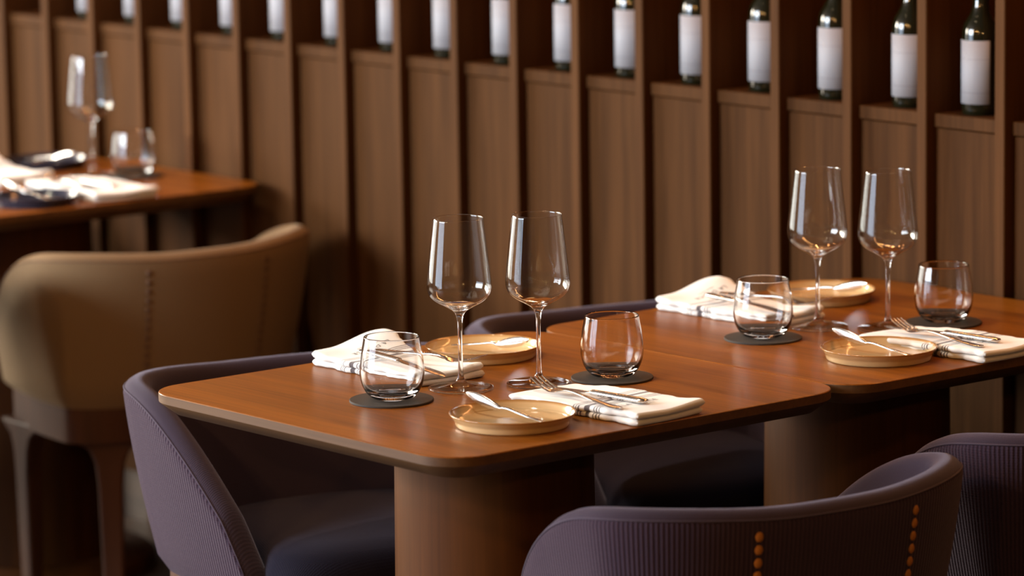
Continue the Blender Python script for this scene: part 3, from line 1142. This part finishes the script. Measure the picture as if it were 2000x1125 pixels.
def make_spreader():
    root = empty('butter_knife')
    h = [(0.0, 0, 0.0, 0.003, 0.0007), (0.003, 0, 0.0, 0.0046, 0.0013), (0.02, 0, 0.0006, 0.0040, 0.0014), (0.05, 0, 0.0022, 0.0028, 0.0016),
         (0.073, 0, 0.0040, 0.0022, 0.0018), (0.082, 0, 0.0036, 0.0024, 0.0018), (0.088, 0, 0.0018, 0.0034, 0.0020)]
    loft('handle', h, M['steel'], root)
    b = [(0.087, 0, 0.0020, 0.0034, 0.0020), (0.093, 0.0004, 0.0024, 0.0036, 0.0048), (0.105, 0.001, 0.0040, 0.0032, 0.0068), (0.12, 0.001, 0.0058, 0.0028, 0.0074),
         (0.135, 0.0008, 0.0076, 0.0022, 0.0064), (0.146, 0.0, 0.0090, 0.0014, 0.0036), (0.150, 0, 0.0096, 0.0006, 0.0012)]
    loft('blade', b, M['steel'], root)
    return root


def put(o, p0, p1, label, cat, group, pitch=None, roll=0.0):
    """lay a utensil with its handle end at p0, pointing at p1"""
    a, b = Vector(p0), Vector(p1)
    d = b - a
    rz = math.atan2(d.y, d.x)
    ry = -math.atan2(d.z, math.hypot(d.x, d.y))
    o.rotation_mode = 'XYZ'
    o.rotation_euler = (roll, ry, rz)
    o.location = a
    return tag(o, label, cat, group)


fk, kn, sp = make_fork(), make_knife(), make_spreader()
ZN = TT + 0.0172
put(fk, (0.640, 0.309, ZN + .0015), (0.432, 0.336, ZN + .0005), 'fork lying on the napkin at the front edge of the nearest table', 'fork', 'forks on napkins')
put(kn, (0.637, 0.358, ZN + .0015), (0.445, 0.335, ZN + .001), 'knife lying beside the fork on the front napkin of the nearest table', 'knife', 'knives on napkins')
f2 = copy_tree(fk)
put(f2, (0.096, 0.329, ZN + .008), (0.290, 0.371, ZN + .0045), 'fork lying on the lettered napkin behind the left wine glass', 'fork', 'forks on napkins')
k2 = copy_tree(kn)
put(k2, (0.096, 0.309, ZN + .006), (0.300, 0.294, ZN + .0015), 'knife lying along the front of the lettered napkin', 'knife', 'knives on napkins')
f3 = copy_tree(fk)
put(f3, (0.655, 0.972, ZN + .0015), (0.447, 1.003, ZN + .0005), 'fork lying on the napkin at the right edge of the far table', 'fork', 'forks on napkins')
k3 = copy_tree(kn)
put(k3, (0.648, 1.016, ZN + .0015), (0.452, 0.996, ZN + .001), 'knife lying on the napkin at the right edge of the far table', 'knife', 'knives on napkins')
f4 = copy_tree(fk)
put(f4, (0.085, 1.005, ZN + .009), (0.282, 1.045, ZN + .0035), 'fork seen through the tumbler on the far table', 'fork', 'forks on napkins')
k4 = copy_tree(kn)
put(k4, (0.085, 0.978, ZN + .007), (0.295, 0.962, ZN + .0015), 'knife seen through the tumbler on the far table', 'knife', 'knives on napkins')
f5 = copy_tree(fk)
put(f5, (-1.63, 1.03, ZN + .0015), (-1.838, 1.05, ZN + .0005), 'blurred fork on the front napkin of the upper left table', 'fork', 'forks on napkins')
k5 = copy_tree(kn)
put(k5, (-1.635, 1.075, ZN + .0015), (-1.83, 1.065, ZN + .001), 'blurred knife on the front napkin of the upper left table', 'knife', 'knives on napkins')

ZP = TT + 0.0085
put(sp, (0.611, 0.213, ZP + .001), (0.470, 0.198, ZP + .0135), 'butter knife resting on the nearest beige plate', 'butter knife', 'butter knives on bread plates')
s2 = copy_tree(sp)
put(s2, (0.602, 0.893, ZP + .001), (0.460, 0.880, ZP + .0135), 'butter knife resting on the front plate of the far table', 'butter knife', 'butter knives on bread plates')
s3 = copy_tree(sp)
put(s3, (0.070, 0.494, ZP + .001), (0.206, 0.512, ZP + .0135), 'butter knife resting on the plate behind the wine glasses', 'butter knife', 'butter knives on bread plates')
s4 = copy_tree(sp)
put(s4, (0.059, 1.178, ZP + .001), (0.195, 1.196, ZP + .0135), 'butter knife resting on the plate next to the wall', 'butter knife', 'butter knives on bread plates')
s5 = copy_tree(sp)
put(s5, (-1.62, 0.935, ZP + .001), (-1.76, 0.920, ZP + .0135), 'blurred butter knife on the front navy plate', 'butter knife', 'butter knives on bread plates')
s6 = copy_tree(sp)
put(s6, (-2.178, 1.232, ZP + .001), (-2.04, 1.250, ZP + .0135), 'blurred butter knife on the farther navy plate', 'butter knife', 'butter knives on bread plates')


# ------------------------------------------------------------------ pendant lamps hanging behind the camera side of the room
def make_pendant():
    root = empty('pendant_lamp')
    lathe('globe', [(0.0, 0.0)] + [(0.05 * math.sin(a * math.pi / 12), 0.05 - 0.05 * math.cos(a * math.pi / 12)) for a in range(1, 12)] + [(0.0, 0.1)], M['bulb'], root, 24)
    lathe('cap', [(0.0, 0.097), (0.022, 0.096), (0.022, 0.125), (0.008, 0.14), (0.0, 0.14)], M['lamp_metal'], root, 24)
    lathe('cord', [(0.0, 0.138), (0.004, 0.138), (0.004, 0.85), (0.0, 0.85)], M['frame'], root, 8)
    return root


pd = make_pendant()
for n, (x, y, z, w) in enumerate([(1.3, -2.5, 2.2, 'nearest the tables'), (4.9, -2.2, 2.2, 'farthest to the right'),
                                  (3.0, -3.5, 2.2, 'behind the camera'), (0.2, -3.3, 2.2, 'closest to the street window')]):
    o = pd if n == 0 else copy_tree(pd)
    o.location = (x, y, z)
    tag(o, 'warm globe pendant lamp outside the picture, ' + w, 'lamp', 'pendant lamps')


# ------------------------------------------------------------------ recessed ceiling downlights over the tables
def make_downlight():
    root = empty('downlight')
    lathe('trim_ring', [(0.038, 0.0), (0.055, -0.004), (0.058, 0.0), (0.058, 0.004), (0.038, 0.006)], M['frame'], root, 32, closed=True)
    lathe('lens', [(0.0, 0.003), (0.037, 0.003), (0.037, 0.005), (0.0, 0.005)], M['lens'], root, 24)
    return root


M['lens'] = emit('warm_lens', (1.0, 0.72, 0.42), 40)
dl = make_downlight()
for n, (x, y, tx, ty, w) in enumerate([(-0.15, -0.45, 0.28, 0.28, 'over the nearest table'), (-0.15, 0.20, 0.34, 0.87, 'over the far table'),
                                       (-2.3, 0.30, -1.86, 0.90, 'over the blurred left table')]):
    o = dl if n == 0 else copy_tree(dl)
    o.location = (x, y, ZC - 0.007)
    tag(o, 'small round ceiling downlight outside the picture, ' + w, 'lamp', 'ceiling downlights')
    l = bpy.data.lights.new('downlight_beam', 'SPOT')
    l.energy = 58 if n < 2 else 95; l.color = (1.0, 0.84, 0.66); l.spot_size = R(31); l.spot_blend = 0.8; l.shadow_soft_size = 0.035
    lo = bpy.data.objects.new('downlight_beam', l); COL.objects.link(lo)
    lo.location = (x, y, ZC - 0.03)
    lo.rotation_euler = (Vector((tx, ty, TT)) - Vector(lo.location)).to_track_quat('-Z', 'Y').to_euler()
